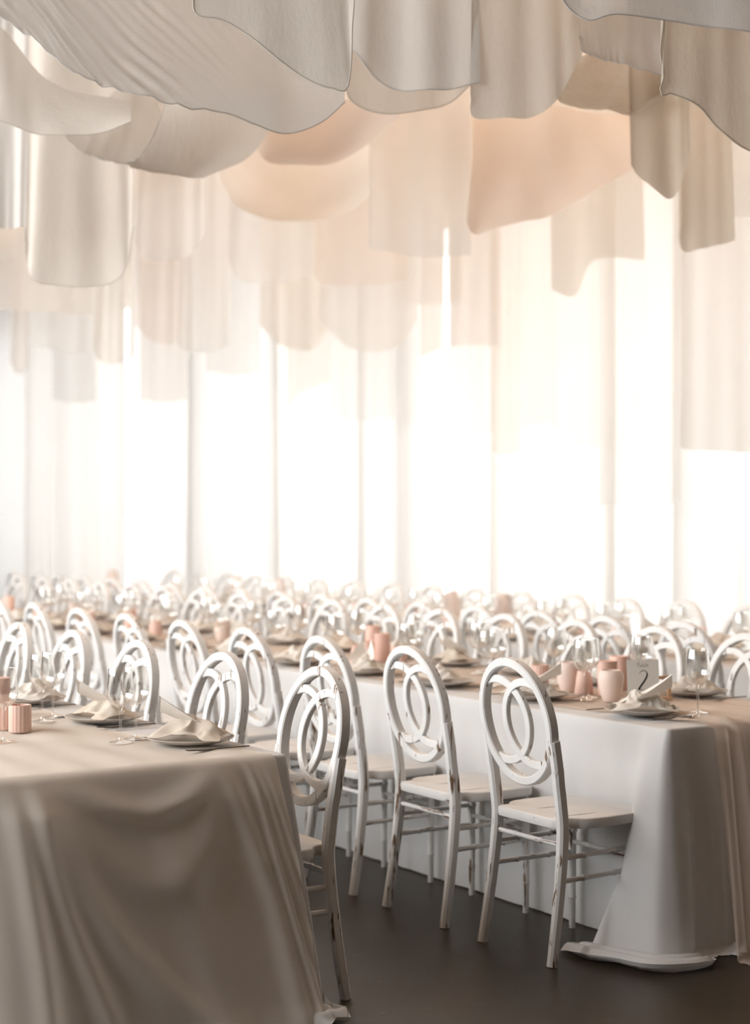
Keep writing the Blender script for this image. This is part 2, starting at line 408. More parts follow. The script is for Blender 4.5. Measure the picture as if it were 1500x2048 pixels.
# far cloths first, near ones last
hang([(1362, 560), (1364, 880), (1368, 898), (1440, 903), (1530, 905)][1:], I_, 'long ivory cloth hanging lowest at the right edge of the picture', 8.6, lean=.15, seed=1, fold=.015)
hang([(1198, 1012), (1280, 1010), (1362, 1003)], W_, 'long white cloth reaching low left of the ivory cloth at the right edge', 10.3, lean=.05, seed=2)
hang([(1040, 858), (1100, 850), (1128, 888), (1200, 896)], W_, 'white cloth with a stepped hem right of the bare post', 11.0, lean=.1, seed=3)
hang([(985, 902), (1002, 912), (1042, 906)], B_, 'slim blush cloth hanging low right of the bare post', 11.6, lean=.1, seed=41)
hang([(898, 860), (940, 866), (990, 866)], I_, 'ivory cloth with a level hem just right of the bare post', 11.9, lean=.1, seed=42)
hang([(842, 714), (900, 694), (1000, 690)], B_, 'blush cloth with a slanting hem right of the bare post', 11.2, lean=.1, seed=4)
hang([(575, 818), (600, 790), (640, 772), (662, 768)], I_, 'ivory cloth with a rising hem low left of the bare post', 13.2, lean=.1, seed=43)
hang([(660, 838), (720, 842), (790, 836)], W_, 'white cloth with a level hem low left of the bare post', 13.0, lean=.1, seed=44)
hang([(790, 602), (850, 610), (925, 604)], I_, 'ivory cloth filling the gap above the bare post', 11.8, lean=.1, seed=49)
hang([(412, 742), (470, 750), (522, 748)], W_, 'white cloth with a level hem low between two strips left of centre', 14.2, lean=.1, seed=45)
hang([(280, 800), (330, 806), (374, 800)], B_, 'blush cloth hanging lowest behind the narrow strips at left', 14.6, lean=.1, seed=46)
hang([(104, 800), (150, 806), (192, 802)], W_, 'white cloth hanging low behind the ivory strip at left', 15.0, lean=.1, seed=47)
hang([(640, 640), (690, 690), (745, 704), (800, 690), (835, 640)], I_, 'ivory cloth with curved hem just above the bare post', 11.3, seed=5, fold=.01)
hang([(520, 650), (560, 690), (620, 700), (655, 660)], T_, 'sand cloth left of the curved hem above the post', 12.3, seed=6)
hang([(355, 690), (375, 704), (420, 706), (458, 690)], W_, 'narrow white cloth strip with rounded hem left of centre', 12.0, seed=7, fold=.012)
hang([(270, 650), (300, 680), (340, 690), (362, 670)], B_, 'blush strip between two narrow cloth strips at left', 12.8, seed=8)
hang([(187, 700), (200, 722), (235, 727), (268, 712)], I_, 'narrow ivory cloth strip with rounded hem hanging lowest at left', 11.2, seed=9, fold=.012)
hang([(20, 720), (30, 745), (45, 748), (56, 735)], B_, 'slim blush strip hanging low near the left edge', 13.5, seed=10, fold=.005)
hang([(-30, 618), (50, 622), (120, 626), (185, 628)], I_, 'ivory cloth with straight hem at the left edge, below the rounded one', 11.5, seed=11)
hang([(60, 690), (110, 700), (170, 705), (200, 690)], W_, 'white cloth behind the lowest ivory strip at left', 13.2, seed=12)
hang([(1100, 480), (1103, 580), (1150, 590), (1190, 520), (1290, 520)][1:], T_, 'sand cloth with uneven hem hanging at right of centre', 9.3, seed=13)
hang([(630, 520), (640, 565), (740, 572), (815, 560)], B_, 'blush cloth behind the white-edged panel at centre', 10.6, seed=14)
hang([(455, 510), (480, 560), (560, 566), (632, 550)], W_, 'white cloth left of the blush cloth at centre', 11.0, seed=15)
hang([(1362, 440), (1365, 500), (1410, 496), (1470, 482)], T_, 'sand cloth with slanting hem above the lowest right cloth', 8.0, seed=16)
hang([(1375, 400), (1390, 430), (1425, 436), (1540, 430)], W_, 'white cloth at the right edge behind the pointed cloth', 8.3, seed=17)
swag([(440, 350), (470, 410), (530, 436), (600, 445), (690, 425), (745, 380)], [(455, 250), (600, 330), (740, 250)], [8.8] * 6, [10, 10, 10], W_,
     'white swag with a long shallow curve left of the white-edged panel', sag=.1, seed=18, fold=.012)
hang([(738, 470), (741, 498), (770, 502), (850, 515), (942, 510)], W_, 'white panel with a bright left edge hanging at the centre', 8.4, lean=.1, seed=19, fold=.008)
swag([(940, 440), (945, 466), (1050, 445), (1150, 405), (1275, 330)], [(945, 235), (1110, 215), (1270, 235)], [8.2] * 5, [8.8] * 3, B_,
     'large pinkish swag with slanting lower edge right of centre', sag=.05, seed=20, fold=.015)
hang([(268, 480), (285, 516), (345, 522), (390, 502), (412, 465)], W_, 'white cloth with rounded hem right of the large ivory one at left', 8.6, seed=21)
hang([(48, 470), (62, 556), (110, 570), (180, 571), (245, 548), (270, 455)], I_, 'large ivory cloth with rounded hem at left', 7.6, lean=.2, seed=22, hem='last', fold=.02)
hang([(-40, 455), (0, 456), (54, 456)], W_, 'white cloth with a straight hem at the left edge', 7.2, lean=.15, seed=23, fold=.02)
hang([(1262, 330), (1285, 360), (1340, 396), (1370, 350), (1382, 290)], T_, 'sand cloth ending in a point at the right', 6.9, seed=24, fold=.012)
swag([(500, 255), (530, 318), (620, 332), (720, 300), (800, 240)], [(500, 140), (650, 200), (800, 150)], [7.6] * 5, [8.6] * 3, B_,
     'blush swag behind the dark-edged cloth at top centre', sag=.08, seed=25, fold=.012)
swag([(128, 275), (165, 308), (240, 334), (285, 305), (318, 240), (334, 205)], [(300, 120), (345, 348), (430, 342), (500, 310), (545, 250), (560, 180)], [6.6] * 6, [7.3, 6.9, 7.0, 7.1, 7.2, 7.3], I_,
     'ivory wrinkled swag with a deep hanging loop at left', sag=.02, seed=26, hem='front', fold=.01, wr=.03, wang=.5)
hang([(-60, 330), (40, 336), (140, 332), (300, 326)], I_, 'ivory cloth glimpsed behind the great swag at the top left', 8.2, lean=.1, seed=48)
swag([(-60, 225), (0, 244), (75, 266), (140, 270), (200, 264), (262, 246)], [(-60, 20), (0, 55), (60, 120), (130, 180), (262, 200)], [6.3] * 6, [6.5] * 5, I_,
     'thin ivory cloth under the great wrinkled swag at left', sag=.0, seed=27, hem='front', fold=.015)
swag([(-70, 20), (0, 45), (50, 60), (100, 122), (200, 172), (340, 213), (430, 222), (540, 255), (592, 263), (650, 242), (690, 205)],
     [(-70, -190), (60, -160), (250, -120), (420, -100), (560, -60), (690, -40)], [5.5, 5.5, 5.5, 5.5, 5.55, 5.6, 5.7, 5.8, 5.85, 5.9, 5.95], [6.0, 6.1, 6.2, 6.3, 6.4, 6.4], W_,
     'great wrinkled white swag sweeping down from the top left corner', sag=.05, seed=28, hem='front', fold=.01, wr=.04, wang=.45, nu=150, nv=60)
hang([(690, 150), (700, 200), (760, 226), (830, 222), (900, 205), (945, 165)], I_, 'ivory cloth with shallow curved hem at top centre', 6.6, seed=29, hem='last', fold=.012)
hang([(705, 100), (750, 155), (800, 178), (870, 181), (960, 165)], W_, 'white cloth with thin curved edge at top centre, in front', 6.0, seed=30, hem='last', fold=.012)
swag([(1105, 190), (1112, 206), (1180, 222), (1260, 226), (1330, 205)], [(1160, 110), (1250, 110), (1335, 130)], [6.9] * 5, [7.2] * 3, T_,
     'small wrinkled sand swag at top right', sag=.04, seed=31, fold=.01, wr=.02, wang=1.4)
hang([(944, 190), (946, 234), (1010, 236), (1062, 234), (1112, 204), (1165, 105)], I_, 'ivory cloth with a cut-off corner at top right of centre', 6.0, lean=.2, seed=32, fold=.012)
swag([(1160, 104), (1210, 118), (1265, 138), (1325, 146)], [(1150, 10), (1250, 20), (1340, 30)], [5.9] * 4, [6.3] * 3, W_,
     'white wrinkled cloth strip at top right', sag=.03, seed=33, hem='front', fold=.01, wr=.015)
hang([(388, -40), (390, 26), (440, 38), (490, 66), (560, 122), (620, 162), (665, 178), (697, 172), (701, 50), (703, -60)], I_, 'near ivory cloth with a dark curving hem at top left of centre', 5.2, lean=.12, seed=34, hem='last', fold=.012, ztop=4.4)
hang([(1326, 20), (1320, 178), (1345, 186), (1400, 214), (1440, 258), (1490, 296), (1580, 330)], T_, 'dark sand cloth with a curling hem in the top right corner', 5.2, lean=.15, seed=35, hem='last', fold=.02, ztop=4.6)
hang([(1110, -30), (1135, 14), (1178, 40), (1230, 30), (1330, 38), (1420, 52), (1540, 75)], W_, 'white cloth along the top right edge of the picture', 4.9, lean=.2, seed=36, hem='last', fold=.01, ztop=4.3)

# ------------------------------------------------------------------ tablecloths
ZT = .73
def tablecloth(p0, p1, s0, s1, drops, ctrl, label, m, seed, famp=.012, step=.02):
    """linen over a long table. drops: far/near/front/end drop lengths; ctrl: floor offsets along the hem around the front"""
    rs = np.random.RandomState(seed); r = .018
    per = []   # rim points: (s,p, ns,np, side, arc)
    def line(a, b, nrm, side):
        a = np.array(a); b = np.array(b); n = max(2, int(np.linalg.norm(b - a) / step))
        for t in np.linspace(0, 1, n): q = a + (b - a) * t; per.append((q[0], q[1], nrm[0], nrm[1], side))
    def corner(c, a0, a1, side):
        for a in np.linspace(a0, a1, 9)[1:-1]: per.append((c[0] + r * math.cos(a), c[1] + r * math.sin(a), math.cos(a), math.sin(a), side))
    # order: near-aisle long side (p0) from end to front, front, far long side, end
    line((s1 - r, p0), (s0 + r, p0), (0, -1), 'lo'); corner((s0 + r, p0 + r), 1.5 * PI, PI, 'c0')
    line((s0, p0 + r), (s0, p1 - r), (-1, 0), 'fr'); corner((s0 + r, p1 - r), PI, .5 * PI, 'c1')
    line((s0 + r, p1), (s1 - r, p1), (0, 1), 'hi'); corner((s1 - r, p1 - r), .5 * PI, 0, 'c2')
    line((s1, p1 - r), (s1, p0 + r), (1, 0), 'en'); corner((s1 - r, p0 + r), 0, -.5 * PI, 'c3')
    n = len(per); A = np.array([q[:4] for q in per]); side = [q[4] for q in per]
    d = np.linalg.norm(np.diff(A[:, :2], axis=0, append=A[:1, :2]), axis=1); arc = np.concatenate([[0], np.cumsum(d)[:-1]])
    c0 = arc[side.index('c0') + 3]; c1 = arc[side.index('c1') + 3]
    dr = np.array([drops.get(x[0] + x[1], drops['all']) if x in ('lo', 'hi', 'fr', 'en') else drops['all'] for x in side], float)
    for _ in range(3):
        k = 2; dr = np.convolve(np.concatenate([dr[-k:], dr, dr[:k]]), np.ones(2 * k + 1) / (2 * k + 1), 'valid')
    # floor offsets
    off = np.zeros((n, 2)); ct = np.array(ctrl)   # rows: arc from c0, ds, dp
    a = arc - c0
    for kx in (0, 1): off[:, kx] = np.interp(a, ct[:, 0], ct[:, 1 + kx], left=0, right=0)
    late = np.interp(a, ct[:, 0], ct[:, 3], left=0, right=0) if ct.shape[1] > 3 else np.zeros(n)
    if ct.shape[1] > 3: dr = np.where((a > -.15) & (a < .2), drops['all'], dr)
    k = 1; ker = np.ones(2 * k + 1) / (2 * k + 1)
    for kx in (0, 1):
        for _ in range(2): off[:, kx] = np.convolve(np.concatenate([off[-k:, kx], off[:, kx], off[:k, kx]]), ker, 'valid')
    wob = np.array([sum(rs.uniform(.3, 1) * math.sin(2 * PI * x / w + rs.uniform(0, .01) + i) for i, w in enumerate((.31, .47, .83, .19))) for x in arc]) / 2
    lens = np.concatenate([np.linspace(0, .84, 20), np.linspace(.855, 1, 16)]); rows = []
    # top ring(s)
    rows.append(np.stack([*(A[:, 0] - A[:, 2] * .012, A[:, 1] - A[:, 3] * .012), np.full(n, ZT)], 1))
    rows.append(np.stack([*(A[:, 0] - A[:, 2] * .003, A[:, 1] - A[:, 3] * .003), np.full(n, ZT - .002)], 1))
    for f in lens:
        L = f * dr; z = ZT - .008 - L; g = np.clip(L / ZT, 0, 1.2)
        e = g ** .95
        amp = famp * g * np.where(np.isin(side, ['lo']), .5, 1)
        ss = A[:, 0] + A[:, 2] * amp * wob + off[:, 0] * e + late * np.clip((g - .62) / .4, 0, 1.3); pp = A[:, 1] + A[:, 3] * amp * wob + off[:, 1] * (g ** .78 if ct.shape[1] > 3 else e)
        over = np.clip(.006 - z, 0, None)                    # cloth longer than the drop spreads on the floor
        ss += A[:, 2] * over * .8 * (1 + .3 * wob); pp += A[:, 3] * over * .8 * (1 + .3 * wob)
        z = np.where(over > 0, .004 + .040 * np.abs(np.sin(PI * over / .052 + .8 * np.sin(arc * 17))) ** .8 * (.5 + .5 * np.sin(arc * 23 + seed)) * np.clip((np.abs(off).sum(1)) * 8, 0, 1), z)
        rows.append(np.stack([ss, pp, z], 1))
    G = np.array(rows); X = G[..., 0:1] * U + G[..., 1:2] * V; G3 = np.concatenate([X, G[..., 2:3]], 2)
    mb = MB().grid(G3, closed_u=True)
    mb.f.append(tuple(range(n))[::-1])
    o = mb.build('tablecloth', m, sharp=0); tag(o, label, 'tablecloth'); return o
A0, A1, AS = 1.46, 2.405, 4.09
B0, B1, BS = 3.716, 4.62, 3.885
C0, C1, CS = 5.49, 6.27, 4.55
tablecloth(A0, A1, AS, 10.6, {'all': .825, 'hi': .255, 'lo': .72}, [(-.4, 0, 0), (0, -.12, -.05), (.3, -.07, 0), (.6, -.09, 0), (.85, -.12, .0), (.945, -.17, .03), (1.0, -.12, .05), (1.1, 0, 0)],
           'white cloth under beige gauze on the front left table', M['linen'], 1, .02)
tablecloth(B0, B1, BS, 13.2, {'all': .825, 'lo': .715, 'hi': .255}, [(-.36, 0, 0, 0), (-.16, 0, -.005, 0), (-.125, 0, -.03, .02), (-.095, 0, -.17, .10), (-.06, -.01, -.215, .11), (-.03, -.05, -.18, .05), (-.005, -.10, -.14, 0), (.02, -.13, -.05, 0), (.045, -.10, -.01, 0), (.08, -.025, 0, 0), (.14, -.02, 0, 0), (.2, -.07, 0, 0), (.27, -.03, 0, 0), (.36, -.08, 0, 0), (.46, -.03, 0, 0), (.6, -.08, 0, 0), (.9, -.1, .05, 0), (1.0, 0, 0, 0)],
           'pale linen cloth on table 2, puddling at its corner', M['linen'], 2, .012, .01)
tablecloth(C0, C1, CS, 14.2, {'all': .72, 'hi': .255, 'lo': .715}, [(-.4, 0, 0), (0, -.05, -.05), (.5, -.03, 0), (1.1, 0, 0)],
           'pale linen cloth on the back table by the curtains', M['linen'], 3, .012)

# ------------------------------------------------------------------ gauze runners
def front_px(x, y, s0):
    """where the view ray of an image point meets the upright plane at s0: gives (p, z)"""
    xr = (x - CX) / FPX; d = s0 / (U[1] + U[0] * xr); return (d * (V[0] * xr + V[1]), CAM_H - (y - CY) / FPX * d)
def ridge(Pp, Zz, pts, amp, sig):
    q = cr(pts, 60); dd = np.full(Pp.shape, 1e9)
    for i in range(59):
        a, b = q[i], q[i + 1]; ab = b - a; t = np.clip(((Pp - a[0]) * ab[0] + (Zz - a[1]) * ab[1]) / max((ab ** 2).sum(), 1e-12), 0, 1)
        dd = np.minimum(dd, (Pp - a[0] - t * ab[0]) ** 2 + (Zz - a[1] - t * ab[1]) ** 2)
    return amp * np.exp(-dd / sig ** 2)
def runner_a():
    p0, p1 = A0 + .0, A1 - .085; n = 110
    p = np.linspace(p0, p1, n); rows = []
    # along the top from the far end to the front edge
    rs = np.random.RandomState(4)
    sv = np.concatenate([np.linspace(10.4, 6, 24), np.linspace(5.9, AS + .02, 60)])
    edge = lambda s: (A1 - .05) - .16 * np.clip((s - AS) / .6, 0, 1) + .02 * np.sin(s * 6)
    for s in sv:
        pe = edge(s); pp = p0 + (pe - p0) * np.linspace(0, 1, n)
        u = np.linspace(0, 1, n); h = .008 + .0035 * (np.sin(pp * 23 + s * 9) + np.sin(pp * 41 - s * 5 + 2 * np.sin(s * 3))) / 2
        rows.append(np.stack([np.full(n, s), pp, ZT + h], 1))
    for ds_, z_ in ((.008, .009), (-.004, .0085), (-.016, .006), (-.025, .001)):
        q = rows[-1].copy(); q[:, 0] = AS + ds_; q[:, 2] = ZT + z_; rows.append(q)
    zf = np.linspace(ZT - .006, .012, 70)
    Pp, Zz = np.meshgrid(p0 + (edge(AS) - p0) * np.linspace(0, 1, n), zf)
    F = lambda *q: [front_px(x, y, AS - .04) for x, y in q]
    H = np.zeros_like(Pp)
    H += ridge(Pp, Zz, F((95, 1535), (150, 1575), (210, 1605), (275, 1622), (340, 1602), (395, 1560), (438, 1512)), .034, .035)
    H += ridge(Pp, Zz, F((85, 1545), (130, 1640), (190, 1715), (270, 1760), (350, 1730), (400, 1650), (436, 1525)), .022, .06)
    H += ridge(Pp, Zz, F((70, 1545), (95, 1660), (150, 1790), (220, 1900), (300, 1985), (380, 2040)), .03, .045)
    H += ridge(Pp, Zz, F((55, 1545), (75, 1700), (110, 1850), (170, 2040)), .03, .03)
    H += ridge(Pp, Zz, F((14, 1550), (30, 1700), (45, 1900), (50, 2045)), .035, .035)
    H += ridge(Pp, Zz, F((440, 1512), (470, 1640), (500, 1800), (520, 2040)), .022, .03)
    for x0, x1, am in ((488, 545, .022), (505, 570, .02), (520, 590, .02), (532, 600, .012)):
        H += ridge(Pp, Zz, F((x0, 1500), (x0 + 12, 1560), ((x0 + x1) / 2 + 5, 1760), (x1 + 10, 2040)), am, .013)
    H += ridge(Pp, Zz, F((320, 1700), (350, 1850), (380, 2040)), .015, .06)
    fz = (ZT - Zz) / ZT
    base = .03 + .185 * fz ** .95 + .07 * np.clip(fz - .9, 0, 1) * 8 * .2
    spread = (Pp - A1) * 0 + .05 * fz * (Pp - p0) / (p1 - p0)
    for j in range(len(zf)): rows.append(np.stack([AS - base[j] - H[j] * np.clip(fz[j] * 8, .15, 1), Pp[j] + spread[j], Zz[j] + 0 * Pp[j]], 1))
    G = np.array(rows); X = G[..., 0:1] * U + G[..., 1:2] * V
    o = MB().grid(np.concatenate([X, G[..., 2:3]], 2)).build('table_runner', M['gauze'], sharp=0)
    tag(o, 'sheer beige gauze overlay falling in swagged folds down the front left table', 'table runner'); return o
runner_a()
def runner(p0, p1, s0, s1, m, label, drop, seed, floor_pts=None, amp=.02):
    n = 80; rows = []; u = np.linspace(0, 1, n); rs = np.random.RandomState(seed)
    sv = np.concatenate([np.linspace(s1, s0 + 2, 40), np.linspace(s0 + 1.95, s0 + .01, 60)])
    for s in sv:
        g = np.clip((s - s0) / .5, 0, 1)
        a = p0 * g + (p0 + .12) * (1 - g) if drop else p0; b = p1 * g + (p0 + .60) * (1 - g) if drop else p1
        a = a + .035 * math.sin(s * 3.1 + seed) + .02 * math.sin(s * 7.7); b = b + .03 * math.sin(s * 2.7 + 1 + seed)
        pp = a + (b - a) * u
        am = .0025 + (1 - g) * .008
        h = .004 + am * (1 + np.sin(pp * 60 + 3 * math.sin(s * 2.3)) * .6 + .38 * np.sin(pp * 31 - s * 4))
        rows.append(np.stack([np.full(n, s), pp, ZT + h], 1))
    if drop:
        lastp = rows[-1][:, 1]
        for z in np.linspace(ZT - .004, .015, 44):
            f = (ZT - z) / ZT
            c = lastp.mean(); pp = c + (lastp - c) * (1 + .35 * f) + .02 * f
            fold = amp * (np.sin(u * 2 * PI * 5.2 + 1.2 * f) + .5 * np.sin(u * 2 * PI * 9.3 + 2)) * (.35 + .65 * f)
            rows.append(np.stack([np.full(n, s0) - .03 - .15 * f ** .9 - fold - amp, pp, np.full(n, z)], 1))
        for e in np.linspace(.01, .11, 8):
            q = rows[-1].copy(); q[:, 0] -= .012 * (1 + np.sin(u * 20)); q[:, 2] = .008 + .006 * np.sin(u * 30 + e * 40); rows.append(q)
    G = np.array(rows); X = G[..., 0:1] * U + G[..., 1:2] * V
    o = MB().grid(np.concatenate([X, G[..., 2:3]], 2)).build('table_runner', m, sharp=0); tag(o, label, 'table runner'); return o
runner(B0 + .09, B1 - .08, BS, 13.0, M['gauze_pink'], 'blush gauze runner falling over the front of table 2', True, 5)
runner(C0 + .12, C1 - .10, CS + .3, 14.0, M['gauze_pink'], 'blush gauze runner along the back table by the curtains', False, 6)

# ------------------------------------------------------------------ chair
def yb(z):   # fore-aft line of the back uprights
    if z < .43: return -.055 * ((.43 - z) / .43) ** 1.4
    return -.088 * ((z - .43) / .535) ** 1.25
def make_chair():
    root = thing('oval_back_chair'); tag(root, '', 'chair')
    ZC, SA, SB = .756, .1735, .195
    for sx in (-1, 1):                                  # rear uprights
        z = np.linspace(0, .71, 22)
        path = [(sx * (.172 + .012 * ((.43 - q) / .43 if q < .43 else 0) + .003 * (q > .6)), yb(q), q) for q in z]
        sec = [rsec(.0135 + .003 * min(1, q / .4), .0155 + .003 * min(1, q / .4), .45) for q in z]
        MB().sweep(path, [(1, 0, 0)] * len(z), sec).build('leg', M['leg'], root)
    for sx in (-1, 1):                                  # turned front legs
        prof = [(.0001, 0), (.011, 0), (.0115, .03), (.0125, .10), (.0155, .108), (.0125, .116), (.0135, .20), (.0145, .33), (.0185, .338), (.0145, .347), (.0155, .385), (.0195, .393), (.0155, .402), (.017, .43), (.017, .436)]
        MB().lathe(prof, 14, (sx * .165, .315, 0)).build('leg', M['leg'], root)
    t = np.linspace(0, 2 * PI, 72, endpoint=False)
    path = [(SA * math.cos(a), yb(ZC + SB * math.sin(a)), ZC + SB * math.sin(a)) for a in t]
    nrm = [(math.cos(a) / SA, 0, math.sin(a) / SB) for a in t]
    MB().sweep(path, nrm, rsec(.0145, .0175, .28), closed=True).build('oval_frame', M['frame'], root)
    mb = MB(); a_, b_, c_ = .134, .135, .076
    for sg in (1, -1):                                  # two crossing loops cut off by the oval
        q = np.linspace(-.62 * PI, .62 * PI, 60)
        path = [(sg * (-c_ + a_ * math.cos(x)), yb(ZC + b_ * math.sin(x)) + .0008 * sg, ZC + b_ * math.sin(x)) for x in q]
        nrm = [(sg * math.cos(x) / a_, 0, math.sin(x) / b_) for x in q]
        mb.sweep(path, nrm, rsec(.0132, .0095, .25))
    mb.build('fretwork', M['frame'], root)
    # seat board with ogee shoulders in front of the uprights
    half = [(.0, -.022), (.10, -.022), (.148, -.018), (.154, .0), (.156, .025), (.166, .045), (.184, .056), (.198, .078), (.204, .12), (.205, .19), (.202, .26), (.194, .31), (.178, .332), (.14, .342), (.0, .346)]
    hp = cr(half, 46); out = [tuple(x) for x in hp] + [(-x, y) for x, y in hp[::-1][1:-1]]
    k = len(out); mb = MB(); cxy = np.array([0, .16]); O = np.array(out); G = []
    for (sc, z) in ((.96, .424), (.992, .427), (1, .433), (1, .449), (.992, .4555), (.97, .458), (.6, .4545), (.25, .4525)):
        R = cxy + (O - cxy) * sc; G.append(np.column_stack([R, np.full(k, z)]))
    mb.grid(np.array(G), closed_u=True); mb.f.append(tuple(range(k))[::-1]); mb.f.append(tuple(7 * k + i for i in range(k)))
    mb.build('seat', M['seat'], root, 30)
    def rung(p, q, m, r=.0085):
        p = np.array(p); q = np.array(q); L = np.linalg.norm(q - p); st = [0, .28, .29, .30, .31, .68, .69, .70, .71, 1]; rr = [r, r, r * 1.3, r * 1.3, r, r, r * 1.3, r * 1.3, r, r]
        path = [p + (q - p) * x for x in st]
        MB().sweep(path, [(0, 0, 1)] * len(st), [circ(x, 10) for x in rr]).build('stretcher', m, root)
    rung((-.17, yb(.375), .375), (.17, yb(.375), .375), M['rail_x'])
    rung((-.163, .315, .30), (.163, .315, .30), M['rail_x'])
    for sx in (-1, 1):
        for z in (.335, .262): rung((sx * .176, yb(z), z), (sx * .165, .315, z + .004), M['rail'])
    return root
chair = make_chair()
FWD, BACKW = ROT_V, ROT_V + PI
def seat_chairs(items, p, rz, fmt, group):
    for i, s in enumerate(items):
        j = (random.random() - .5) * .02
        place(chair, W3(s, p + j, 0), rz + (random.random() - .5) * .05, fmt % ORD[i], group)
RS = [4.155, 4.74, 5.325] + [5.905 + .583 * i for i in range(10)]
LS = [4.23, 4.86, 5.52, 6.15, 6.74, 7.32]
FS = [4.02, 4.52, 5.02, 5.54, 6.06, 6.56] + [7.07 + .52 * i for i in range(11)]
CN = [5.18 + .5 * i for i in range(17)]
CF = [5.52 + .48 * i for i in range(16)]
seat_chairs(RS[:1], 3.36, FWD, 'worn white oval-back chair beside the corner of table 2, %s of its row', 'oval chairs on the aisle side of table 2')
KR = 'worn white oval-back chair, %s from the front, aisle side of table 2'
for i, s in enumerate(RS[1:12]): place(chair, W3(s, 3.36 + (random.random() - .5) * .015, 0), FWD + (random.random() - .5) * .04, KR % ORD[i + 1], 'oval chairs on the aisle side of table 2')
seat_chairs(LS, 2.53, BACKW, 'bright white oval-back chair, %s from the front along the front left table', 'oval chairs along the front left table')
seat_chairs(FS[1:], 4.665, BACKW, 'pale oval-back chair, %s from the right on the far side of table 2', 'oval chairs on the far side of table 2')
seat_chairs(CN, 5.13, FWD, 'greyish oval-back chair, %s from the right, near side of the back table', 'oval chairs on the near side of the back table')
seat_chairs(CF, 6.25, BACKW, 'hazy oval-back chair, %s from the right, beyond the back table', 'oval chairs beyond the back table')

# ------------------------------------------------------------------ tableware
def make_glass():
    g = thing('wine_glass'); tag(g, '', 'wine glass')
    MB().lathe([(.0001, .0), (.034, 0), (.035, .0015), (.033, .003), (.015, .006), (.006, .010), (.0042, .016)], 28).build('base', M['glass'], g)
    MB().lathe([(.0042, .016), (.0036, .05), (.0036, .085), (.0048, .100), (.008, .106)], 14).build('stem', M['glass'], g)
    pr = [(.008, .106), (.020, .112), (.032, .123), (.040, .137), (.0425, .150), (.0415, .170), (.0385, .195), (.0355, .222), (.0348, .2235), (.0342, .222), (.0372, .195), (.040, .170), (.041, .150), (.0385, .138), (.030, .125), (.018, .1145), (.0001, .111)]
    MB().lathe(pr, 32).build('bowl', M['glass'], g)
    return g
def make_plate():
    g = MB().lathe([(.0001, .0), (.075, 0), (.08, .003), (.10, .006), (.128, .016), (.132, .0185), (.130, .020), (.10, .010), (.078, .0075), (.0001, .0075)], 40)
    o = g.build('dinner_plate', M['plate']); return tag(o, '', 'plate')
def make_napkin(seed, size, m, peaks):
    rs = np.random.RandomState(seed); n = 44; u, v = np.meshgrid(np.linspace(-1, 1, n), np.linspace(-1, 1, n))
    r = np.sqrt(u ** 2 + v ** 2); env = np.clip(1 - r ** 2.2 * .62, .0, 1)
    q = vnoise(rs, u, v, .8, .8, 2); h = env * (.018 + .020 * (1 - np.abs(q)))
    for (x, y, a, s) in peaks: h += a * np.exp(-((u - x) ** 2 + (v - y) ** 2) / s ** 2)
    x = u * size[0] * (1 + .10 * np.sin(3 * v + seed)) + .012 * vnoise(rs, u, v, 1, 1, 1); y = v * size[1] * (1 + .14 * np.sin(2.4 * u + seed * 2)) + .012 * vnoise(rs, u, v, 1, 1, 1)
    top = np.stack([x, y, h + .004], 2)
    o = MB().grid(top).build('napkin', m, sharp=0); return tag(o, '', 'napkin')
def make_menu(seed, w=.058, L=.12, curl=.045, lift=.045):
    n = 14; u, v = np.meshgrid(np.linspace(-1, 1, n), np.linspace(0, 1, 16))
    x = u * w * (1 - .7 * v ** 1.5); y = v * L; z = lift * v ** 1.3 + curl * (u ** 2) * (.3 + .7 * v)
    root = MB().grid(np.stack([x, y, z], 2)).build('menu_card', M['paper'], sharp=0); tag(root, '', 'menu')
    mb = MB(); rs = np.random.RandomState(seed)
    for k in range(7):                                   # faint lines of unreadable script
        vv = .18 + k * .1; us = np.linspace(-.6, .6, 26); w_ = .0012
        zz = lift * vv ** 1.3 + curl * us ** 2 * (.3 + .7 * vv) + .0012
        wig = .012 * np.sin(us * 40 + k) * L
        a = np.stack([us * w * (1 - .7 * vv ** 1.5), vv * L + wig - w_ / 2, zz], 1); b = a.copy(); b[:, 1] += w_
        mb.grid(np.stack([a, b]))
    mb.build('lettering', M['ink_grey'], root, 0)
    return root
def make_cutlery(kind):
    mb = MB()
    if kind == 'table_knife':
        z = [0, .02, .09, .10, .16, .20, .215]; w = [.004, .0055, .0045, .0065, .008, .006, .001]
    else:
        z = [0, .03, .11, .13, .15, .17]; w = [.005, .004, .003, .009, .012, .011]
    mb.sweep([(0, y, .003) for y in z], [(1, 0, 0)] * len(z), [rsec(a, .0016, .4) for a in w])
    if kind == 'fork':
        for x in (-.008, -.0027, .0027, .008): mb.sweep([(x, .168, .003), (x, .205, .005)], [(1, 0, 0)] * 2, rsec(.0015, .0012))
    o = mb.build(kind, M['steel']); return tag(o, '', 'knife' if 'knife' in kind else 'fork')
def ribbed(name, r, h, nr, m):
    a = np.linspace(0, 2 * PI, nr * 6, endpoint=False); rr = r * (1 + .035 * np.abs(np.cos(a * nr / 2)))
    G = []
    for s, z in ((.0, 0), (.96, 0), (1, .004), (1, h - .004), (.96, h), (.80, h), (.78, h - .012), (0, h - .014)):
        G.append(np.stack([rr * s * np.cos(a), rr * s * np.sin(a), np.full_like(a, z)], 1))
    return MB().grid(np.array(G), closed_u=True).build(name, m)
def pot(name, prof, m): return MB().lathe(prof, 36).build(name, m, sharp=50)
glass = make_glass(); plate = make_plate(); knife = make_cutlery('table_knife'); fork = make_cutlery('fork')
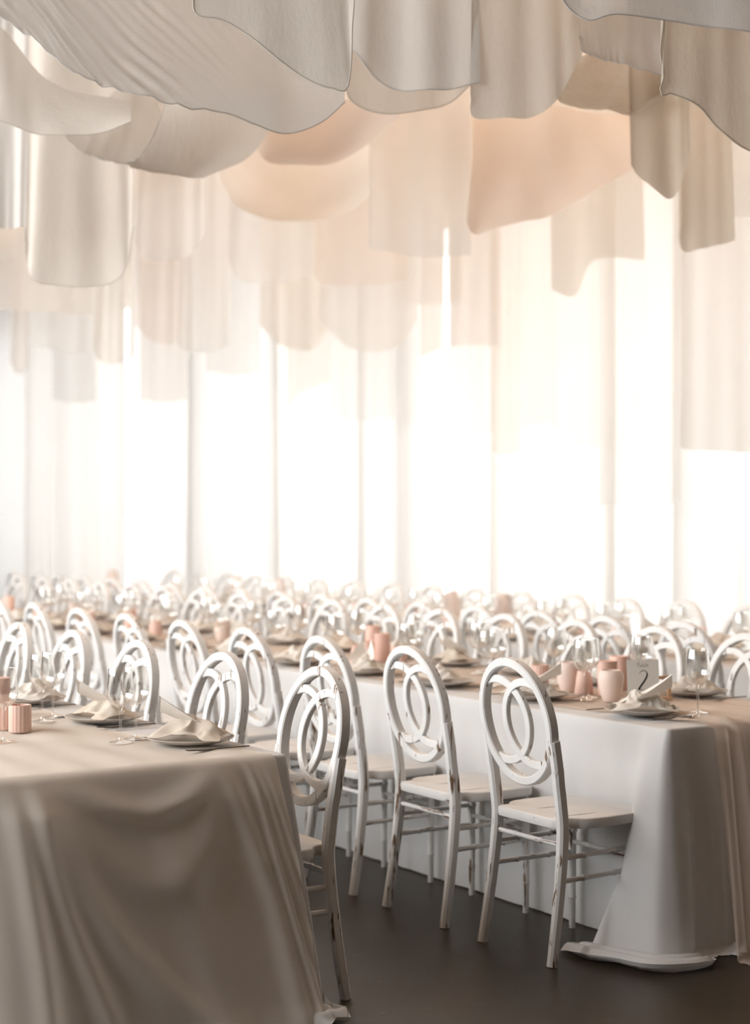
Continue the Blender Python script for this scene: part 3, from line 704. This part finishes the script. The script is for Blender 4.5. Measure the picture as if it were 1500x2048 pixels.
nap = [make_napkin(11, (.105, .085), M['napkin'], [(-.3, .2, .03, .35), (.4, -.1, .02, .3)]),
       make_napkin(12, (.108, .078), M['napkin_beige'], [(.2, .1, .032, .45), (-.5, .2, .025, .25)]),
       make_napkin(13, (.092, .09), M['napkin'], [(0, .1, .038, .4)])]
menu = make_menu(3)
RZ_T = {1: FWD, -1: BACKW}
def setting(s, p_edge, face, ordn, where, gtag, seed, hero=False):
    """one place: plate, napkin, menu, fork, knife and two glasses; face +1 looks along +p"""
    rs = random.Random(seed); rz = RZ_T[face]; zt = ZT + .011
    P = lambda right, fwd, z: W3(s - right * face, p_edge + fwd * face, z)
    place(plate, P(0, .165, zt), rz, 'stoneware plate, %s place %s' % (ordn, where), 'dinner plates ' + gtag)
    n = nap[rs.choice([0, 1, 2])] if not hero else nap[hero[0]]
    place(n, P(rs.uniform(-.02, .02), .155, zt + .016), rz + rs.uniform(-.5, .5) + (hero[1] if hero else 0), 'crumpled napkin on the plate, %s place %s' % (ordn, where), 'napkins ' + gtag)
    if hero is not False or seed % 2:
        place(menu, P(.01, .13, zt + .05), rz + rs.uniform(-.9, .9) + (hero[2] if hero else 0), 'curled paper menu, %s place %s' % (ordn, where), 'menus ' + gtag)
    place(knife, P(.16, .06, zt), rz, 'dark knife right of the plate, %s place %s' % (ordn, where), 'knives ' + gtag)
    place(fork, P(-.17, .06, zt), rz, 'dark fork left of the plate, %s place %s' % (ordn, where), 'forks ' + gtag)
    place(glass, P(.17 + rs.uniform(-.02, .02), .27, zt), rz, 'nearer wine glass, %s place %s' % (ordn, where), 'wine glasses ' + gtag)
    place(glass, P(.10 + rs.uniform(-.02, .02), .335 + rs.uniform(-.02, .02), zt), rz, 'farther wine glass, %s place %s' % (ordn, where), 'wine glasses ' + gtag)
for i, s in enumerate(RS[:11]): setting(s + .03, B0, 1, ORD[i], 'on the aisle side of table 2', 'on table 2', i, hero=(0, .6, -.6) if i == 0 else False)
for i, s in enumerate(FS[1:13]): setting(s, B1, -1, ORD[i], 'on the far side of table 2', 'on table 2', 20 + i)
for i, s in enumerate(LS[:5]): setting(s + .16, A1, -1, ORD[i], 'on the front left table', 'on the front left table', 40 + i, hero=(1, .2, .5) if i < 2 else False)
for i, s in enumerate(CN[:14]): setting(s, C0, 1, ORD[i], 'on the near side of the back table', 'on the back table', 60 + i)
for i, s in enumerate(CF[1:13]): setting(s, C1, -1, ORD[i], 'on the far side of the back table', 'on the back table', 80 + i)

# centrepieces
def at_px(x, y, z=ZT + .011):
    d = (CAM_H - z) * FPX / (y - CY); return ((x - CX) / FPX * d, d, z)
jar = pot('ceramic_jar', [(.0001, 0), (.026, 0), (.031, .004), (.042, .04), (.048, .08), (.047, .098), (.040, .112), (.036, .116), (.033, .115), (.034, .105), (.0001, .10)], M['pink_pale']); tag(jar, '', 'jar')
cone = pot('ceramic_vase', [(.0001, 0), (.036, 0), (.037, .004), (.030, .06), (.025, .088), (.0225, .09), (.022, .08), (.0001, .075)], M['pink']); tag(cone, '', 'vase')
tumbler = ribbed('ribbed_votive', .035, .085, 18, M['pink']); tag(tumbler, '', 'candle holder')
pillar = pot('pillar_candle', [(.0001, 0), (.037, 0), (.038, .002), (.038, .128), (.036, .131), (.03, .127), (.0001, .124)], M['wax']); tag(pillar, '', 'candle')
tall = pot('tall_vase', [(.0001, 0), (.05, 0), (.055, .01), (.058, .12), (.05, .19), (.036, .215), (.034, .23), (.031, .23), (.032, .21), (.0001, .2)], M['pink_pale']); tag(tall, '', 'vase')
CT = 'centrepieces on table 2'
place(jar, at_px(1222, 1403), 0, 'pale blush jar just left of the table number card', CT)
place(jar, at_px(1137, 1383), 0, 'pale blush jar behind the small pink cone-shaped vase', CT)
place(cone, at_px(1168, 1388), 0, 'small pink cone-shaped vase between the two pale jars', CT)
place(tumbler, at_px(1080, 1372), 0, 'pink ribbed votive left of the pale jars on table 2', CT)
place(pillar, at_px(1238, 1378), 0, 'pink pillar candle behind the jar beside the number card', CT)
place(pillar, at_px(1215, 1390), .3, 'pink pillar candle half hidden behind the front jar', CT)
for j, (x, y, o, t) in enumerate([(798, 1330, tumbler, 'pink ribbed votive, rightmost of the cluster behind the second aisle chair'), (765, 1322, pillar, 'pink pillar candle in the middle of the votive cluster at centre'),
                  (738, 1318, tumbler, 'pink ribbed votive left in the cluster at centre'), (745, 1303, pillar, 'pink pillar candle standing behind the cluster at centre'), (715, 1328, cone, 'small pink vase, leftmost of the cluster at centre'),
                  (1445, 1400, cone, 'small pink vase near the right edge on table 2')][:5]):
    place(o, at_px(x, y), j, t, CT)
bs = 8.0
for j in range(9):
    o = [jar, tumbler, pillar, cone][j % 4]; place(o, W3(bs + j * .48 + random.uniform(-.1, .1), (B0 + B1) / 2 + random.uniform(-.08, .08), ZT + .011), j, 'blurred pink centrepiece, %s along the distant half of table 2' % ORD[j], CT)
for j in range(15):
    o = [tall, pillar, jar, tumbler, tall][j % 5]; place(o, W3(5.3 + j * .55 + random.uniform(-.1, .1), (C0 + C1) / 2 + random.uniform(-.1, .1), ZT + .011), j, 'blurred blush centrepiece, %s from the right on the back table' % ORD[j], 'centrepieces on the back table')
place(tumbler, at_px(40, 1463), 0, 'pink ribbed votive at the left edge of the front left table', 'centrepieces on the front left table')
place(tumbler, at_px(8, 1458), 0, 'pink ribbed votive cut by the left edge of the picture', 'centrepieces on the front left table')
place(pillar, at_px(-2, 1432), 0, 'pink pillar candle cut by the left edge of the picture', 'centrepieces on the front left table')
place(glass, at_px(8, 1485), 0, 'blurred wine glass closest to the camera at the left edge', 'wine glasses on the front left table')

# table number card
loc = at_px(1288, 1416); card = thing('table_number_card', loc, math.radians(4)); tag(card, 'cream table number card reading Table 2', 'table number')
tilt = .12
def cardpt(x, z, off=0): return (x, z * math.sin(tilt) - off, z * math.cos(tilt))
mb = MB(); w, h = .0575, .172
G = np.array([[cardpt(-w, 0), cardpt(w, 0)], [cardpt(-w, h), cardpt(w, h)]]); vs = [cardpt(-w, .002), cardpt(w, .002), cardpt(w, h), cardpt(-w, h)]
mb.add(vs + [(x, y + .0012, z) for x, y, z in vs], [(0, 1, 2, 3), (7, 6, 5, 4), (0, 4, 5, 1), (1, 5, 6, 2), (2, 6, 7, 3), (3, 7, 4, 0)])
mb.build('card', M['paper'], card)
def stroke(mb, pts, widths, n=40):
    q = cr(pts, n); wd = np.interp(np.linspace(0, 1, n), np.linspace(0, 1, len(widths)), widths)
    t = np.gradient(q, axis=0); t /= np.linalg.norm(t, axis=1)[:, None]; nn = np.stack([-t[:, 1], t[:, 0]], 1)
    a = q + nn * wd[:, None] / 2; b = q - nn * wd[:, None] / 2
    mb.grid(np.stack([[cardpt(x, z, .0008) for x, z in a], [cardpt(x, z, .0008) for x, z in b]]))
mb = MB()
stroke(mb, [(-.014, .122), (-.006, .131), (.006, .133), (.014, .125), (.013, .112), (.004, .096), (-.008, .080), (-.018, .066)], [.001, .002, .002, .005, .0055, .0055, .0055, .005])
stroke(mb, [(-.018, .066), (-.008, .0655), (.008, .0655)], [.004, .0012, .0008])
mb.build('numeral', M['ink'], card, 0)
mb = MB()
L0 = [[(-.019, .150), (-.016, .157), (-.013, .163), (-.016, .152), (-.018, .146)], [(-.019, .158), (-.012, .160)], [(-.004, .152), (-.009, .153), (-.011, .147), (-.006, .147), (-.004, .153), (-.005, .146)],
      [(.002, .163), (0, .155), (-.001, .146), (.004, .147), (.004, .152), (0, .151)], [(.010, .163), (.008, .154), (.007, .146)], [(.012, .150), (.017, .151), (.016, .155), (.012, .151), (.013, .146), (.018, .147)]]
for q in L0: stroke(mb, [(x * 1.1 - .0, z) for x, z in q], [.0009, .0013, .0009], 16)
mb.build('lettering', M['ink_grey'], card, 0)
blk = thing('wooden_stand', at_px(1326, 1400), .25); tag(blk, 'small light wood frame stand right of the table number card', 'stand')
MB().box(-.03, .03, -.02, .02, 0, .012).build('base', M['wood'], blk)
mb = MB().box(-.03, .03, -.006, .006, .078, .09).box(.018, .03, -.006, .006, .012, .078).box(-.03, -.02, -.006, .006, .012, .078); mb.build('frame', M['wood'], blk)
